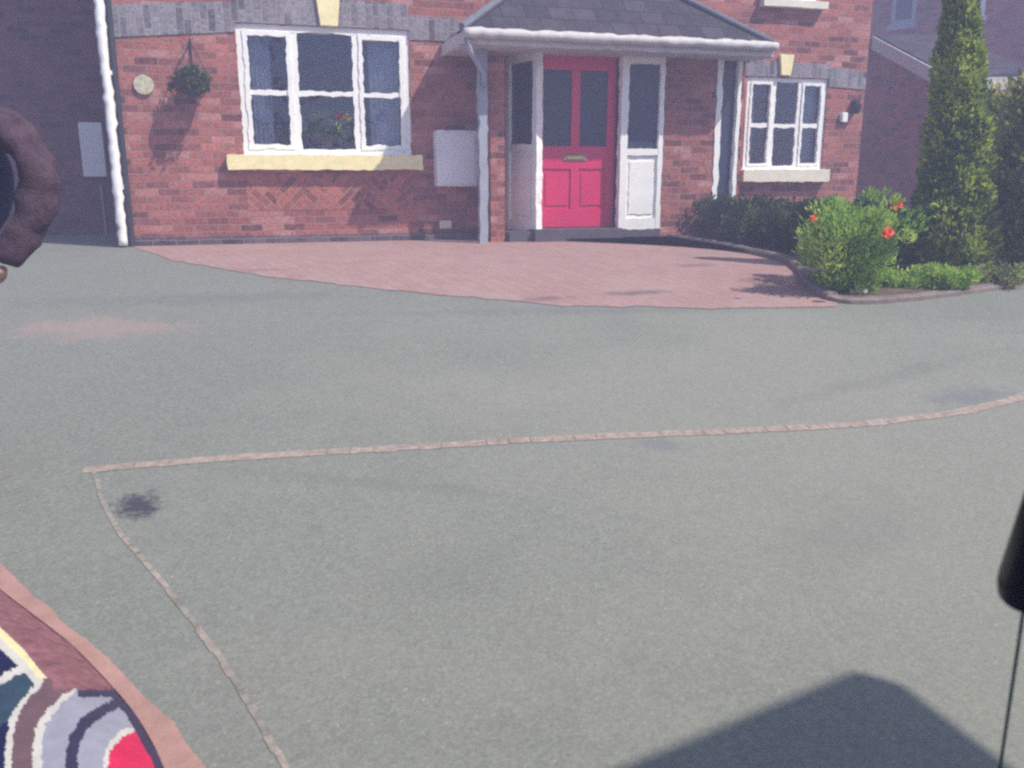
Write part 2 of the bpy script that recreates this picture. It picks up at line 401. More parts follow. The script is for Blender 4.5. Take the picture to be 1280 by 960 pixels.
# soldier course band, plinth, keystones
bz0, bz1 = LZ1 + .0, rz(300, 6)
def band(x0, x1, za0, za1, zb0, zb1, name, mat, y=-.012):
    m = MB(); n = max(2, int((x1-x0)/.075))
    m.add([(x0,y,za0),(x1,y,zb0),(x1,y,zb1),(x0,y,za1),(x0,.05,za0),(x1,.05,zb0),(x1,.05,zb1),(x0,.05,za1)], [(0,1,2,3),(0,3,7,4),(1,5,6,2),(3,2,6,7),(0,4,5,1)])
    return m.build(name, mat, house)
k0, k1 = ru(396, 12), ru(424, 12)
za = rz(200, 48); zb = rz(560, 50)
band(.0, L0-.0, rz(160, 49), rz(160, 8), rz(299, 40), rz(299, 2), 'band_course', M['soldier'])
band(L0, L1, LZ1+.004, LZ1+.30, LZ1+.004, LZ1+.26, 'lintel', M['soldier'], -.014)
band(L1, ru(575, 40), rz(515, 50), rz(515, 20), rz(575, 52), rz(575, 24), 'band_course', M['soldier'])
band(ru(880, 80), R1, RZ1+.004, RZ1+.20, RZ1+.004, RZ1+.17, 'lintel', M['soldier'], -.014)
band(R1, UE-.005, rz(1031, 108), rz(1031, 84), rz(1078, 112), rz(1078, 90), 'band_course', M['soldier'])
def keystone(px0, px1, z0, z1, name='keystone'):
    a, b = ru(px0, 20), ru(px1, 20); m = MB(); c = (b-a)*.16
    m.prism([(a+c,-.05,z0),(b-c,-.05,z0),(b,-.05,z1),(a,-.05,z1)], (0,0,0), (0,.08,0)); return m.build(name, M['cream'], house, bevel=.006)
keystone(394, 426, LZ1+.0, LZ1+.36); keystone(976, 994, RZ1+.02, RZ1+.26)
m = MB(); m.box(.002, L0+9*(0)+ru(600, 290), -.02, .05, -.25, .085); m.build('plinth', M['blue_brick'], house)
# herringbone panel below the left window
m = MB(); hz0, hz1 = rz(400, 262), rz(400, 217); st = .30; x = L0
i = 0
while x < L1-.01:
    xe = min(L1, x+st); m.add([(x,-.004,hz0),(xe,-.004,hz0),(xe,-.004,hz1),(x,-.004,hz1)], [(0,1,2,3)], i % 2); x = xe; i += 1
for x0_, x1_, z0_, z1_ in ((L0, L1, hz0-.001, hz0), (L0, L1, hz1, hz1+.001)): m.box(x0_, x1_, -.004, .02, z0_, z1_, 0)
m.build('herringbone_panel', [M['herring_a'], M['herring_b']], house)

def window(x0, x1, z0, z1, cuts, zc, name, y=.02, fw=.065, sill=None, sill_mat='cream', sash=.045, wob=.014, curtains=True, plant=False):
    m = MB(); d = .07
    m.box(x0, x0+fw, y, y+d, z0, z1); m.box(x1-fw, x1, y, y+d, z0, z1)
    m.box(x0+fw, x1-fw, y, y+d, z1-fw, z1); m.box(x0+fw, x1-fw, y, y+d, z0, z0+fw*1.2)
    for c in cuts: m.box(c-fw*.5, c+fw*.5, y+.003, y+d, z0+fw*1.2, z1-fw)
    f = m.build(name, M['white'], house, wob=wob)
    xs = [x0+fw] + [c for c in cuts] + [x1-fw]
    for i in range(len(xs)-1):
        a = xs[i] + (fw*.5 if i else 0); b = xs[i+1] - (fw*.5 if i < len(xs)-2 else 0)
        m = MB(); z0i = z0+fw*1.2; z1i = z1-fw; s_ = sash
        op = (i != 1) or len(cuts) != 2
        if op:
            m.box(a, a+s_, y-.012, y+d-.02, z0i, z1i); m.box(b-s_, b, y-.012, y+d-.02, z0i, z1i)
            m.box(a+s_, b-s_, y-.012, y+d-.02, z1i-s_, z1i); m.box(a+s_, b-s_, y-.012, y+d-.02, z0i, z0i+s_)
            q = s_
        else: q = 0.0
        m.box(a+q, b-q, y+.005, y+d-.025, zc-.024, zc+.024)
        s_o = m.build('sash', M['white'], f, wob=wob)
        for za_, zb_ in ((z0i+q, zc-.024), (zc+.024, z1i-q)):
            g = MB(); g.box(a+q, b-q, y+.03, y+.036, za_, zb_); g.build('pane', M['glass'], f)
    if sill:
        m = MB(); m.box(sill[0], sill[1], -.11, .03, sill[2], sill[3]); m.build('sill', M[sill_mat], f, wob=wob*.9)
        m = MB(); m.box(x0+.01, x1-.01, -.045, .03, sill[3]+.002, z0+.02); m.build('sub_sill', M['white'], f, wob=wob*.7)
    if curtains:
        for s_ in (0, 1):
            m = MB(); cw = (x1-x0)*.15; n = 26; vs_ = []
            for k in range(n):
                xx = (x0+fw+cw*k/(n-1)) if s_ == 0 else (x1-fw-cw*k/(n-1)*1.35); yy = .20+.03*math.sin(k*1.5)
                vs_ += [(xx, yy, z0), (xx, yy, z1), (xx, yy+.01, z0), (xx, yy+.01, z1)]
            fs = []
            for k in range(n-1): a_ = 4*k; fs += [(a_, a_+4, a_+5, a_+1), (a_+2, a_+3, a_+7, a_+6)]
            m.add(vs_, fs); m.build('curtain', M['curtain'], f)
    m = MB()
    m.box(x0-.6, x1+.6, 2.2, 2.25, z0-.6, z1+.5); m.box(x0-.6, x1+.6, .285, 2.2, z0-.62, z0-.6); m.box(x0-.6, x1+.6, .285, 2.2, z1+.5, z1+.52)
    m.box(x0-.62, x0-.6, .285, 2.2, z0-.6, z1+.5); m.box(x1+.6, x1+.62, .285, 2.2, z0-.6, z1+.5)
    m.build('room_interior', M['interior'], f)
    return f
lf = window(L0, L1, LZ0, LZ1, [ru(370, 110), ru(446, 110)], rz(400, 117), 'window', sill=(ru(284, 200), ru(526, 200), rz(400, 212), rz(400, 194)))
tag(lf, 'large six-pane white casement window over the deep cream sill')
rf_ = window(R0, R1, RZ0, RZ1, [ru(966, 160), ru(998, 160)], rz(980, 157), 'window', fw=.055, sash=.03,
       sill=(R0-.04, R1+.05, rz(980, 227), rz(980, 212)), sill_mat='pale_stone', wob=.012)
tag(rf_, 'small six-pane white casement window beside the porch')
window(su0+.05, su1-.1, SUZ+.02, SUZ+1.1, [(su0+su1)/2], SUZ+.6, 'window', fw=.055, sash=.03, sill=(su0+.1, su1-.02, SUZ-.06, SUZ+.02), sill_mat='pale_stone', wob=.004)
window(L0, L1, 3.4, 4.6, [L0+.7, L1-.7], 4.0, 'window', sill=(L0-.1, L1+.1, 3.25, 3.4), wob=.004)

# down pipe at the left corner (white) with a dark tube standing in for the shadow band beside it
m = MB(); xp = ru(139, 150, .06); m.tube([(xp, -.09, z) for z in np.arange(.02, WH, .06)], .045, 10)
dp = m.build('downpipe', M['white'], house, smooth=True)
for v_ in dp.data.vertices:
    q = mno.noise(v_.co*14)
    v_.co.x += .018*q + .006*math.sin(v_.co.z*42)
for z in (.6, 1.7, 2.8):
    m = MB(); m.box(xp-.055, xp+.055, -.05, .0, z-.02, z+.02); m.build('bracket', M['white'], dp)
m = MB(); m.tube([(ru(150, 150), -.03, z) for z in np.arange(-.02, WH, .3)], .03, 8); m.build('cable_duct', M['dark_pipe'], house)

# porch ---------------------------------------------------------------
y = -PV
FD = .02
# brick pier on the right of the door
m = MB(); m.box(SR1+.003, P1, y, -.001, -.1, EZ); m.build('porch_pier', M['brick'], house)
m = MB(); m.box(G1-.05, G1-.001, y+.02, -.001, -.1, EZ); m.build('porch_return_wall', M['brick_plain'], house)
# canted left wall: brick return from wall to sidelight, sidelight to door
LA = ru(608, 170, 0.02); LB = ru(631, 170, .10)
BD = D0 - .03
LF = ru(631, 170, PV-.03)
m = MB(); m.box(min(LA, LF-.16), LF, -PV+.03, -.001, -.1, EZ); m.build('porch_side_wall', M['brick'], house)
def sidelight(p, q, jamb0, jamb1, gz0, ptop, name, wob=.012):
    """p,q: (x,y) ends; a white frame with tall obscure pane above a moulded panel"""
    dx, dy = q[0]-p[0], q[1]-p[1]; L = math.hypot(dx, dy); an = math.atan2(dy, dx)
    m = MB(); dd = .09
    m.box(0, jamb0, 0, dd, DZ, EZ); m.box(L-jamb1, L, 0, dd, DZ, EZ); m.box(jamb0, L-jamb1, 0.004, dd, EZ-.12, EZ)
    m.box(jamb0, L-jamb1, 0.004, dd, gz0-.07, gz0); m.box(jamb0, L-jamb1, .004, dd, DZ, DZ+.12)
    m.box(jamb0, L-jamb1, .03, dd-.01, DZ+.12, gz0-.07)
    m.box(jamb0+.04, L-jamb1-.04, .018, .03, DZ+.17, gz0-.14)
    f = m.build(name, M['white'], house, wob=wob); f.location = (p[0], p[1], 0); f.rotation_euler = (0, 0, an)
    g = MB(); g.box(jamb0, L-jamb1, .045, .055, gz0, EZ-.12); g.build('pane', M['obscure'], f)
    return f
tag(sidelight((LB, -.12), (BD, y+.0), .06, .07, rz(650, 180, PV-.15), 0, 'sidelight'), 'shaded sidelight canted back on the left of the door')
tag(sidelight((D1, y), (SR1, y), .085, .055, rz(800, 186, PV), 0, 'sidelight'), 'sunlit white sidelight on the right of the door')
# door leaf, recessed
yd = y + .16
m = MB(); z0d = DZ+.03; z1d = EZ-.02; g0 = rz(720, 183, PV-.16); g1 = z1d-.17; xm = (D0+D1)/2; st = .10
m.box(D0+.004, D0+st, yd, yd+.05, z0d, z1d); m.box(D1-st, D1-.004, yd, yd+.05, z0d, z1d); m.box(D0+st, D1-st, yd, yd+.05, g1, z1d)
m.box(xm-.05, xm+.05, yd, yd+.05, g0, g1); m.box(D0+st, D1-st, yd, yd+.05, g0-.24, g0); m.box(D0+st, D1-st, yd, yd+.05, z0d, z0d+.2)
m.box(xm-.045, xm+.045, yd, yd+.05, z0d+.2, g0-.24); m.box(D0+st, D1-st, yd+.018, yd+.045, z0d+.2, g0-.24)
for a, b in ((D0+st+.035, xm-.08), (xm+.08, D1-st-.035)): m.box(a, b, yd+.006, yd+.018, z0d+.24, g0-.28)
door = tag(m.build('door', M['red_door'], house, wob=.004), 'crimson panelled front door with two tall dark panes')
for a, b in ((D0+st, xm-.05), (xm+.05, D1-st)):
    g = MB(); g.box(a, b, yd+.02, yd+.03, g0, g1); g.build('pane', M['obscure'], door)
g = MB(); g.box(xm-.14, xm+.14, yd-.012, yd-.001, g0-.155, g0-.085); g.box(xm-.11, xm+.11, yd-.02, yd-.012, g0-.14, g0-.10); g.build('letter_plate', M['brass'], door, bevel=.003)
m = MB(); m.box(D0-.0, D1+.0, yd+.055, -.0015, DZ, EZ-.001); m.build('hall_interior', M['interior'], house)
m = MB(); m.box(BD-.045, D1+.02, y-.10, yd+.06, DZ-.12, DZ+.02); m.box(LB-.1, SR1, y-.02, -.002, -.15, DZ-.004); m.build('door_step', plain('dark_step_stone', (.10,.09,.11), .8, .2, 8), house, bevel=.006)
# narrow glazed strip on the right
m = MB(); zb_ = -.1
m.box(P1+.002, P1+.07, y-.012, y+.1, zb_, EZ); m.box(G1-.10, G1-.052, y-.012, y+.1, zb_, EZ)
gs = m.build('glazed_strip', M['white'], house, wob=.014)
m = MB(); m.box(P1+.07, G1-.10, y+.05, y+.06, zb_, EZ); m.build('pane', M['obscure'], gs)
# front corner post
xpst = ru(603, 170, PV+.05)
m = MB(); m.box(xpst-.045, xpst+.045, y-.10, y-.01, 0.0, EZ-.02); m.build('porch_post', M['post_grey'], house, wob=.012)
# porch roof
OH = PV + .42
xl, xr = ru(578, 52, OH), ru(966, 72, OH)
ze = rz(720, 44, OH)
zr = ze
tl, tr_ = ru(690, -30), ru(772, -30); zt = rz(730, -42)
m = MB()
A0, A1, B0, B1 = (xl,-OH,ze), (xr,-OH,ze), (xr,-.016,ze), (xl,-.016,ze); T0, T1 = (tl,-.016,zt), (tr_,-.016,zt)
m.add([A0, A1, B0, B1, T0, T1], [(0,1,5,4),(1,2,5),(3,0,4),(0,3,2,1),(2,3,4,5)])
pr = m.build('porch_roof', M['tile'], house)
m = MB(); m.tube([Vector(A0)+Vector((0,-.0,.03)), Vector(T0)+Vector((0,-.03,.03))], .04, 8); m.tube([Vector(A1)+Vector((0,0,.02)), Vector(T1)+Vector((0,-.03,.02))], .03, 8)
m.build('hip_tiles', plain('hip_ridge_tiles', (.15,.16,.20), .7, .2, 9), pr)
m = MB(); m.box(xl, xr, -OH-.02, -OH+.0, ze-.13, ze-.005); m.box(xl, xl+.02, -OH+.001, -.017, ze-.13, ze-.005); m.box(xr-.02, xr, -OH+.001, -.017, ze-.13, ze-.005)
m.box(xl+.02, xr-.02, -OH+.001, -.017, ze-.125, ze-.11)
m.build('fascia', M['grey_white'], pr, wob=.012)
m = MB(); n = 60
m.tube([(xl + (xr-xl)*k/n, -OH-.065, ze-.03) for k in range(n+1)], .05, 8)
gut = m.build('gutter', M['grey_white'], pr, smooth=True)
for v_ in gut.data.vertices: v_.co.z += .016*mno.noise(v_.co*11); 
m = MB(); m.box(LA-.0, G1, y+.0, -.001, EZ+.001, ze-.126); m.build('porch_header', M['grey_white'], house)
# small down pipe elbow at the porch left corner
m = MB(); m.tube([(xl+.05,-OH-.05,ze-.08),(xl+.06,-OH-.03,ze-.18),(xpst,-PV-.14,ze-.36),(xpst,-PV-.14,ze-.5)], .03, 8); m.build('pipe_elbow', M['post_grey'], house, smooth=True)
# meter box
mb0, mb1 = ru(546, 200, .18), ru(596, 200, .18)
m = MB(); m.box(mb0, mb1, -.2, -.001, rz(570, 233, .2), rz(570, 163, .2)); mbx = m.build('meter_box', M['box_white'], house, bevel=.008, wob=.006)
m = MB(); m.box(mb0+.035, mb1-.03, -.212, -.202, rz(570, 230, .2), rz(570, 167, .2)); m.build('cover', M['box_white'], mbx, bevel=.004)
# wall fittings: round vent, lamp and bell box
m = MB(); c = ru(180, 106); z = rz(180, 106); m.tube([(c,-.03,z),(c,-.0,z)], .095, 16); m.build('air_vent', plain('mossy_vent', (.50,.47,.34), .8, .3, 20), house)
m = MB(); c = ru(1053, 147); z = rz(1053, 147); m.box(c-.045, c+.045, -.06, -.001, z-.06, z+.06); m.build('alarm_sensor', M['white'], house, bevel=.01)
m = MB(); c = ru(1066, 133); z = rz(1066, 133); m.box(c-.03, c+.03, -.09, -.001, z-.09, z+.07); m.tube([(c,-.1,z+.02),(c,-.1,z-.08)], [.05,.03], 10); m.build('wall_lamp', M['dark_pipe'], house)
m = MB(); c = ru(556, 281); z = rz(556, 281); m.box(c-.07, c+.07, -.05, -.021, z-.04, z+.05); m.build('air_brick', M['pale_stone'], house, bevel=.006)

# left recessed wing in shade ---------------------------------------------
wing = empty('garage_wing', mw=HM); tag(wing, 'dark brick wall set back left of the white downpipe, in shade', 'building')
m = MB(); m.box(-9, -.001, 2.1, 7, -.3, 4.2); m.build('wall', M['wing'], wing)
m = MB(); m.add([(-9.3,1.8,4.2),(-.002,1.8,4.2),(-.002,7.2,4.2),(-9.3,7.2,4.2),(-9.3,3.4,6),(-.002,3.4,6)], [(0,1,5,4),(2,3,4,5),(0,4,3),(1,2,5),(0,3,2,1)]); m.build('roof', M['tile'], wing)
wx0 = ru(101, 185, -2.0); wx1 = ru(128, 185, -2.0)
m = MB(); m.box(wx0, wx1+.02, 1.98, 2.098, rz(115, 221, -2.0), rz(115, 153, -2.0)); m.build('meter_box', M['box_white'], wing, bevel=.008)
m = MB(); m.tube([((wx0+wx1)/2+.05, 2.07, z) for z in np.arange(0, rz(115, 222, -2.0), .1)], .012, 6); m.build('cable', M['post_grey'], wing)

# ------------------------------------------------------------------ neighbours on the right
ng = empty('neighbour_garage', (6.35, 13.5, ZH)); tag(ng, 'low brick outbuilding with sloping pale bargeboard between house and conifer', 'outbuilding')
e0 = 1.62 + .0
pe = atY(1152, 96, 13.5); pr_ = atY(1083, 50, 16.2); ez = pe.z - ZH; rzz = pr_.z - ZH; sl_ = (rzz-ez)/2.7
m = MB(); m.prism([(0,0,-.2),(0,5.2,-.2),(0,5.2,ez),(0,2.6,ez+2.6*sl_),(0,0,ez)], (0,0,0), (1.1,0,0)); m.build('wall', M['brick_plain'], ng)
m = MB(); m.prism([(-.12,-.25,ez-.25*sl_+.01),(-.12,2.6,ez+2.6*sl_+.01),(-.12,5.4,ez-.2*sl_+.01),(-.12,5.4,ez-.2*sl_+.1),(-.12,2.6,ez+2.6*sl_+.11),(-.12,-.25,ez-.25*sl_+.1)], (0,0,0), (1.3,0,0)); m.build('roof', M['tile'], ng)
m = MB(); m.prism([(-.16,-.27,ez-.25*sl_-.13),(-.16,2.6,ez+2.6*sl_-.13),(-.16,2.6,ez+2.6*sl_+.08),(-.16,-.27,ez-.25*sl_+.07)], (0,0,0), (.035,0,0)); m.box(-.12, 1.15, -.30, -.26, ez-.25*sl_-.12, ez-.25*sl_+.05); m.build('bargeboard', M['grey_white'], ng)
tall = empty('neighbour_house', (8.6, 21.3, ZH), math.atan2(-.8, .6)); tag(tall, 'taller shaded brick house far right behind the conifer', 'house')
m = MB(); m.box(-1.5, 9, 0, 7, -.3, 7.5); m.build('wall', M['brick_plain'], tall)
m = MB(); m.add([(-1.9,-.4,7.5),(9.4,-.4,7.5),(9.4,7.4,7.5),(-1.9,7.4,7.5),(-1.9,3.5,10),(9.4,3.5,10)], [(0,1,5,4),(2,3,4,5),(0,4,3),(1,2,5),(0,3,2,1)]); m.build('roof', M['tile'], tall)
def tall_t(px):   # local x where pixel column meets the tall wall
    q = (px-640)/F; return (q*21.3 - 8.6)/(.6 + .8*q)
def tallwin(pxa, pxb, pya, pyb, fm='white'):
    a, b = tall_t(pxa), tall_t(pxb); Y = 21.3-.8*(a+b)/2; za = atY(640, pya, Y).z-ZH; zb = atY(640, pyb, Y).z-ZH; z0, z1 = min(za, zb), max(za, zb)
    m = MB(); f_ = .09
    m.box(a, a+f_, -.03, -.001, z0, z1); m.box(b-f_, b, -.03, -.001, z0, z1); m.box(a+f_, b-f_, -.03, -.001, z0, z0+f_); m.box(a+f_, b-f_, -.03, -.001, z1-f_, z1)
    m.box(a-.05, b+.05, -.1, -.001, z0-.12, z0-.001)
    f = m.build('window', M[fm], tall); m = MB(); m.box(a+f_, b-f_, -.015, -.005, z0+f_, z1-f_); m.build('pane', M['obscure'], f)
tallwin(1168, 1192, 22, -45)
tallwin(1084, 1112, 30, -30, 'post_grey')

# ------------------------------------------------------------------ foliage
def leaf_mat(name, stops, rough=.6):
    t = NT(name, rough, .3)
    at = t.n('ShaderNodeAttribute'); at.attribute_name = 'rnd'
    cc = t.ramp(at.outputs['Fac'], stops)
    t.b.inputs['Subsurface Weight'].default_value = 0
    tr = t.n('ShaderNodeBsdfTranslucent'); t.l(cc, tr.inputs[0])
    t.color(cc)
    out = [x for x in t.t.nodes if x.type == 'OUTPUT_MATERIAL'][0]
    mx = t.n('ShaderNodeMixShader'); mx.inputs[0].default_value = .3
    t.l(t.b.outputs[0], mx.inputs[1]); t.l(tr.outputs[0], mx.inputs[2]); t.l(mx.outputs[0], out.inputs[0]); return t.m
def leaves(name, P, D, size, mat, parent=None, aspect=.5, rnd=None):
    """P points (n,3), D growth directions (n,3): one folded leaf (two triangles pairs) per point"""
    n = len(P); D = D/np.linalg.norm(D, axis=1, keepdims=True)
    rv = nr.normal(size=(n,3)); S = np.cross(D, rv); S /= np.linalg.norm(S, axis=1, keepdims=True); N = np.cross(S, D)
    s = size*nr.uniform(.6, 1.4, (n,1)); w_ = s*aspect*.5
    vs_ = np.stack([P, P + D*s*.5 + S*w_ + N*s*.12, P + D*s, P + D*s*.5 - S*w_ + N*s*.12], 1).reshape(-1, 3)
    me = bpy.data.meshes.new(name); idx = np.arange(n*4).reshape(n, 4)
    fs = np.concatenate([idx[:, [0,1,2]], idx[:, [0,2,3]]], 1).reshape(-1, 3)
    me.from_pydata(vs_.tolist(), [], fs.tolist())
    at = me.attributes.new('rnd', 'FLOAT', 'POINT')
    r = nr.uniform(0, 1, n) if rnd is None else np.clip(rnd + nr.normal(0, .12, n), 0, 1)
    at.data.foreach_set('value', np.repeat(r, 4).astype(np.float32)); me.materials.append(mat)
    o = bpy.data.objects.new(name, me); col.objects.link(o)
    if parent: o.parent = parent
    return o
bark = plain('bark', (.10,.07,.05), .9, .3, 20, bump=.4)
def clumps(n_cl, per, sampler, rad):
    P, D, Rn = [], [], []
    for _ in range(n_cl):
        c, out = sampler(); r = rad*rng.uniform(.6, 1.3); b = rng.random()
        k = int(per*rng.uniform(.6, 1.4)); q = nr.normal(size=(k, 3)); q /= np.linalg.norm(q, axis=1, keepdims=True)
        q *= r*nr.uniform(.3, 1, (k, 1))**.6
        P.append(np.array(c) + q); D.append(np.array(out)*.9 + q/r*.8 + nr.normal(size=(k,3))*.25); Rn.append(np.full(k, b))
    return np.concatenate(P), np.concatenate(D), np.concatenate(Rn)

# conifer: base at pixel (1193,345)
cb = gp(1189, 343); print('conifer', cb)
H = atY(1203, -42, cb.y).z - cb.z; Wc = 60/F*cb.y - .11; TX = atY(1203, -42, cb.y).x - cb.x; print('Wc', Wc, H, TX)
con = empty('conifer', cb); tag(con, 'tall columnar green conifer right of the house, golden on its sunny side', 'tree')
lean = .14
def s_con():
    t = rng.random()**1.15; a = rng.uniform(0, 2*math.pi)
    rr = (Wc*(1.0-.70*t))*min(1, .6+t*6)*min(1, (1.01-t)*7)*(1+.13*math.sin(a*3+t*9)+.08*math.sin(t*31))*rng.uniform(.72, 1.0)
    if rng.random() < .25: rr *= rng.uniform(.3, .8)
    return (TX*t + math.cos(a)*rr, math.sin(a)*rr, .05+t*H*.95), (math.cos(a)*.45, math.sin(a)*.45, .9)
P, D, Rn = clumps(720, 85, s_con, .10)
tz = np.clip(P[:, 2]/H, 0, 1); ax = TX*tz; rx_ = P[:, 0]-ax; rr_ = np.hypot(rx_, P[:, 1])+1e-6
angc = np.arctan2(P[:, 1], rx_); lim = (cb.y/F)*(57 - 43*tz)*(1 + .10*np.sin(angc*4+tz*23) + .07*np.sin(tz*57+angc*2)) - .035
sc_ = np.where(rr_ > lim, lim/rr_*nr.uniform(.8, 1.04, len(rr_)), 1.0); P[:, 0] = ax + rx_*sc_; P[:, 1] *= sc_
M['con'] = leaf_mat('conifer_sprays', [(0, (.07,.12,.05)), (.35, (.19,.28,.07)), (.7, (.40,.49,.09)), (1, (.66,.70,.12))])
leaves('crown', P, D, .052, M['con'], con, .55, Rn)
m = MB(); m.tube([(0,0,-.05),(.02,0,H*.3),(TX*.8,0,H*.8)], [.09,.06,.02], 10); m.build('trunk', bark, con)

# low dark hedge along the front wall (832..1000)
h0, h1 = gp(836, 296), gp(1002, 328)
hd = empty('hedge', h0); tag(hd, 'low dark clipped hedge under the small window', 'hedge')
hv = h1-h0; ht = atY(850, 250, h0.y).z - h0.z; ht2 = atY(1000, 264, h1.y).z - h1.z
def s_h():
    t = rng.uniform(-.02, 1.1); w_ = rng.uniform(0, .55); z = rng.uniform(.0, 1)**.8; hh = (ht+(ht2-ht)*t)*(1+.08*math.sin(t*17))
    n_ = Vector((-hv.y, hv.x, 0)).normalized(); p = hv*t + n_*(w_+.12)
    return (p.x, p.y, hh*z*.95), (rng.uniform(-.5,.5), -.5, .8)
P, D, Rn = clumps(520, 60, s_h, .085)
M['hedge'] = leaf_mat('dark_hedge_leaves', [(0, (.025,.045,.03)), (.6, (.06,.10,.04)), (1, (.17,.24,.07))])
leaves('foliage', P, D, .038, M['hedge'], hd, .6, Rn)
for k in range(9):
    m = MB(); p = hv*(k/8)+Vector((-hv.y, hv.x, 0)).normalized()*.3; m.tube([(p.x,p.y,p.z-.02),(p.x+.03,p.y,p.z+ht*.8)], [.02,.008], 6)
    m.build('stem', bark, hd)

def bush(name, base, w_, h_, n_cl, per, crad, lsize, mat, label, cat, dep=None, aspect=.5, up=.9, lean_x=0, shape=.5, group=None):
    o = empty(name, base); tag(o, label, cat, group)
    dep = dep or w_
    stems = [(rng.uniform(-.5,.5), rng.uniform(-.5,.5), rng.uniform(.55, 1.0)) for _ in range(12)]
    def s_():
        sx, sy, sh = rng.choice(stems); t = rng.random()**.8; sp = .35+.65*t**shape
        return (sx*w_*sp + rng.gauss(0, .06*w_) + lean_x*t, sy*dep*sp + rng.gauss(0, .06*dep), h_*sh*t), (sx*.6, sy*.6-.15, up)
    P, D, Rn = clumps(n_cl, per, s_, crad)
    k = P[:, 2] > .005; leaves('foliage', P[k], D[k], lsize, mat, o, aspect, Rn[k])
    for sx, sy, sh in stems:
        m = MB(); m.tube([(sx*w_*.2, sy*dep*.2, -.02), (sx*w_*.5, sy*dep*.5, h_*sh*.5), (sx*w_*.9+lean_x, sy*dep*.9, h_*sh*.93)], [.010,.007,.003], 5)
        m.build('stem', bark, o)
    return o
def hgt(px, py, base): return atY(px, py, base.y).z - base.z
M['lime'] = leaf_mat('bright_shrub_leaves', [(0, (.16,.29,.06)), (.5, (.38,.60,.11)), (1, (.70,.78,.2))])
M['mid'] = leaf_mat('mid_green_leaves', [(0, (.07,.13,.04)), (.6, (.16,.30,.08)), (1, (.30,.44,.10))])
M['vari'] = leaf_mat('variegated_leaves', [(0, (.10,.16,.06)), (.45, (.26,.36,.10)), (.75, (.52,.54,.22)), (1, (.78,.68,.42))])
b0 = gp(1058, 364)
lime = bush('shrub', b0, 114/F*b0.y, hgt(1040, 244, b0), 310, 46, .07, .042, M['lime'], 'bright lime green leafy shrub with small red blooms at the paved corner of the bed', 'shrub', dep=.8, aspect=.34, shape=.9)
b1 = gp(1098, 334)
rose = bush('rose_bush', b1, 100/F*b1.y, hgt(1090, 247, b1), 260, 55, .085, .05, M['mid'], 'mid green bush filling the space between lime shrub and conifer', 'shrub', dep=.8)
b2 = gp(1276, 338)
bush('variegated_shrub', b2, 90/F*b2.y, hgt(1262, 100, b2), 520, 58, .12, .06, M['vari'], 'tall straggly cream and green shrub at the right edge', 'shrub', dep=1.1, shape=.3)
b3 = gp(1150, 362)
bush('low_plant', b3, 95/F*b3.y, .14, 160, 50, .05, .035, M['lime'], 'low spreading green plant at the foot of the conifer', 'plant', dep=.4)
b4 = gp(1236, 356)
bush('low_plant', b4, 60/F*b4.y, .12, 60, 40, .05, .035, M['vari'], 'low dry-looking plant between the conifer and the kerb', 'plant', dep=.35)

petal = plain('red_petals', (.80,.045,.05), .6, .2, 20); petal2 = plain('orange_petals', (.85,.16,.07), .6, .15, 20); wpet = plain('cream_petals', (.85,.82,.55), .6, .1, 20)
def flower(px, py, Y, r, mat, name, label, parent=None):
    c = atY(px, py, Y); m = MB()
    for k in range(14):
        a = k*2.4; q = k/14; d = Vector((math.cos(a)*(.3+q), -.7+q*.3, math.sin(a)*(.3+q))).normalized()
        s_ = d.orthogonal().normalized()*r*.55; e = d*r*(.5+.5*q); n_ = d.cross(s_)*.3
        m.add([c, c+e*.6+s_+n_, c+e+n_*1.5, c+e*.6-s_+n_], [(0,1,2),(0,2,3)])
    o = m.build(name, mat)
    if parent:
        o.parent = parent; o.matrix_parent_inverse = Matrix.Translation(-parent.location)
    return o
flower(1119, 256, b0.y-.30, .055, petal, 'flower', None, lime)
flower(1108, 291, b0.y-.50, .055, petal2, 'flower', None, lime)
flower(1016, 273, b0.y-.45, .03, petal2, 'flower', None, lime)
wf = flower(1072, 363, gp(1072, 370).y, .075, wpet, 'flower_head', None)
tag(wf, 'single pale cream flower low at the edge of the bed', 'flower')

# bed soil and kerb
soil = plain('garden_soil', (.13,.10,.08), .95, .35, 14, bump=.6)
edge = smooth_pl([gp(x, y) for x, y in ((832, 297), (900, 309), (984, 328), (1003, 340), (1010, 360), (1046, 381), (1130, 376), (1210, 366), (1290, 354), (1400, 345))], 80)
back = [p + Vector((.1, 1.0, 0)) for p in edge[:26]] ; back = [gp(838, 288), HO+U*4.0+V*.02, HO+U*(UE-.1)+V*.03, HO+U*(UE+1.5)+V*.03, HO+U*(UE+5)+V*.6]
tag(sheet('garden_bed', edge, back, soil, .03, 80, 12), kind='structure')
kerb_m = plain('concrete_edging', (.22,.18,.165), .9, .25, 12, bump=.4)
kb = empty('bed_kerb', gp(1046, 381)); tag(kb, 'curved low reddish edging kerb round the front garden bed', 'kerb')
def kerb_run(i0, i1, wd, hh):
    m = MB(); pl = edge[i0:i1]; vs_ = []
    for i, p in enumerate(pl):
        t = (pl[min(i+1, len(pl)-1)]-pl[max(i-1, 0)]).normalized(); n_ = Vector((-t.y, t.x, 0))
        for o_, z in ((-wd, -.03), (-wd, hh*.8), (-wd*.7, hh), (wd*.7, hh), (wd, hh*.8), (wd, -.03)):
            q = p+n_*o_; vs_.append(Vector((q.x, q.y, gz(q.x, q.y)+z+rng.uniform(-.003,.003))) - kb.location)
    n = len(pl); m.add(vs_, [(i*6+k, i*6+6+k, i*6+7+k, i*6+1+k) for i in range(n-1) for k in range(5)] + [(0,1,2,3,4,5), tuple((n-1)*6+k for k in range(6))]); return m
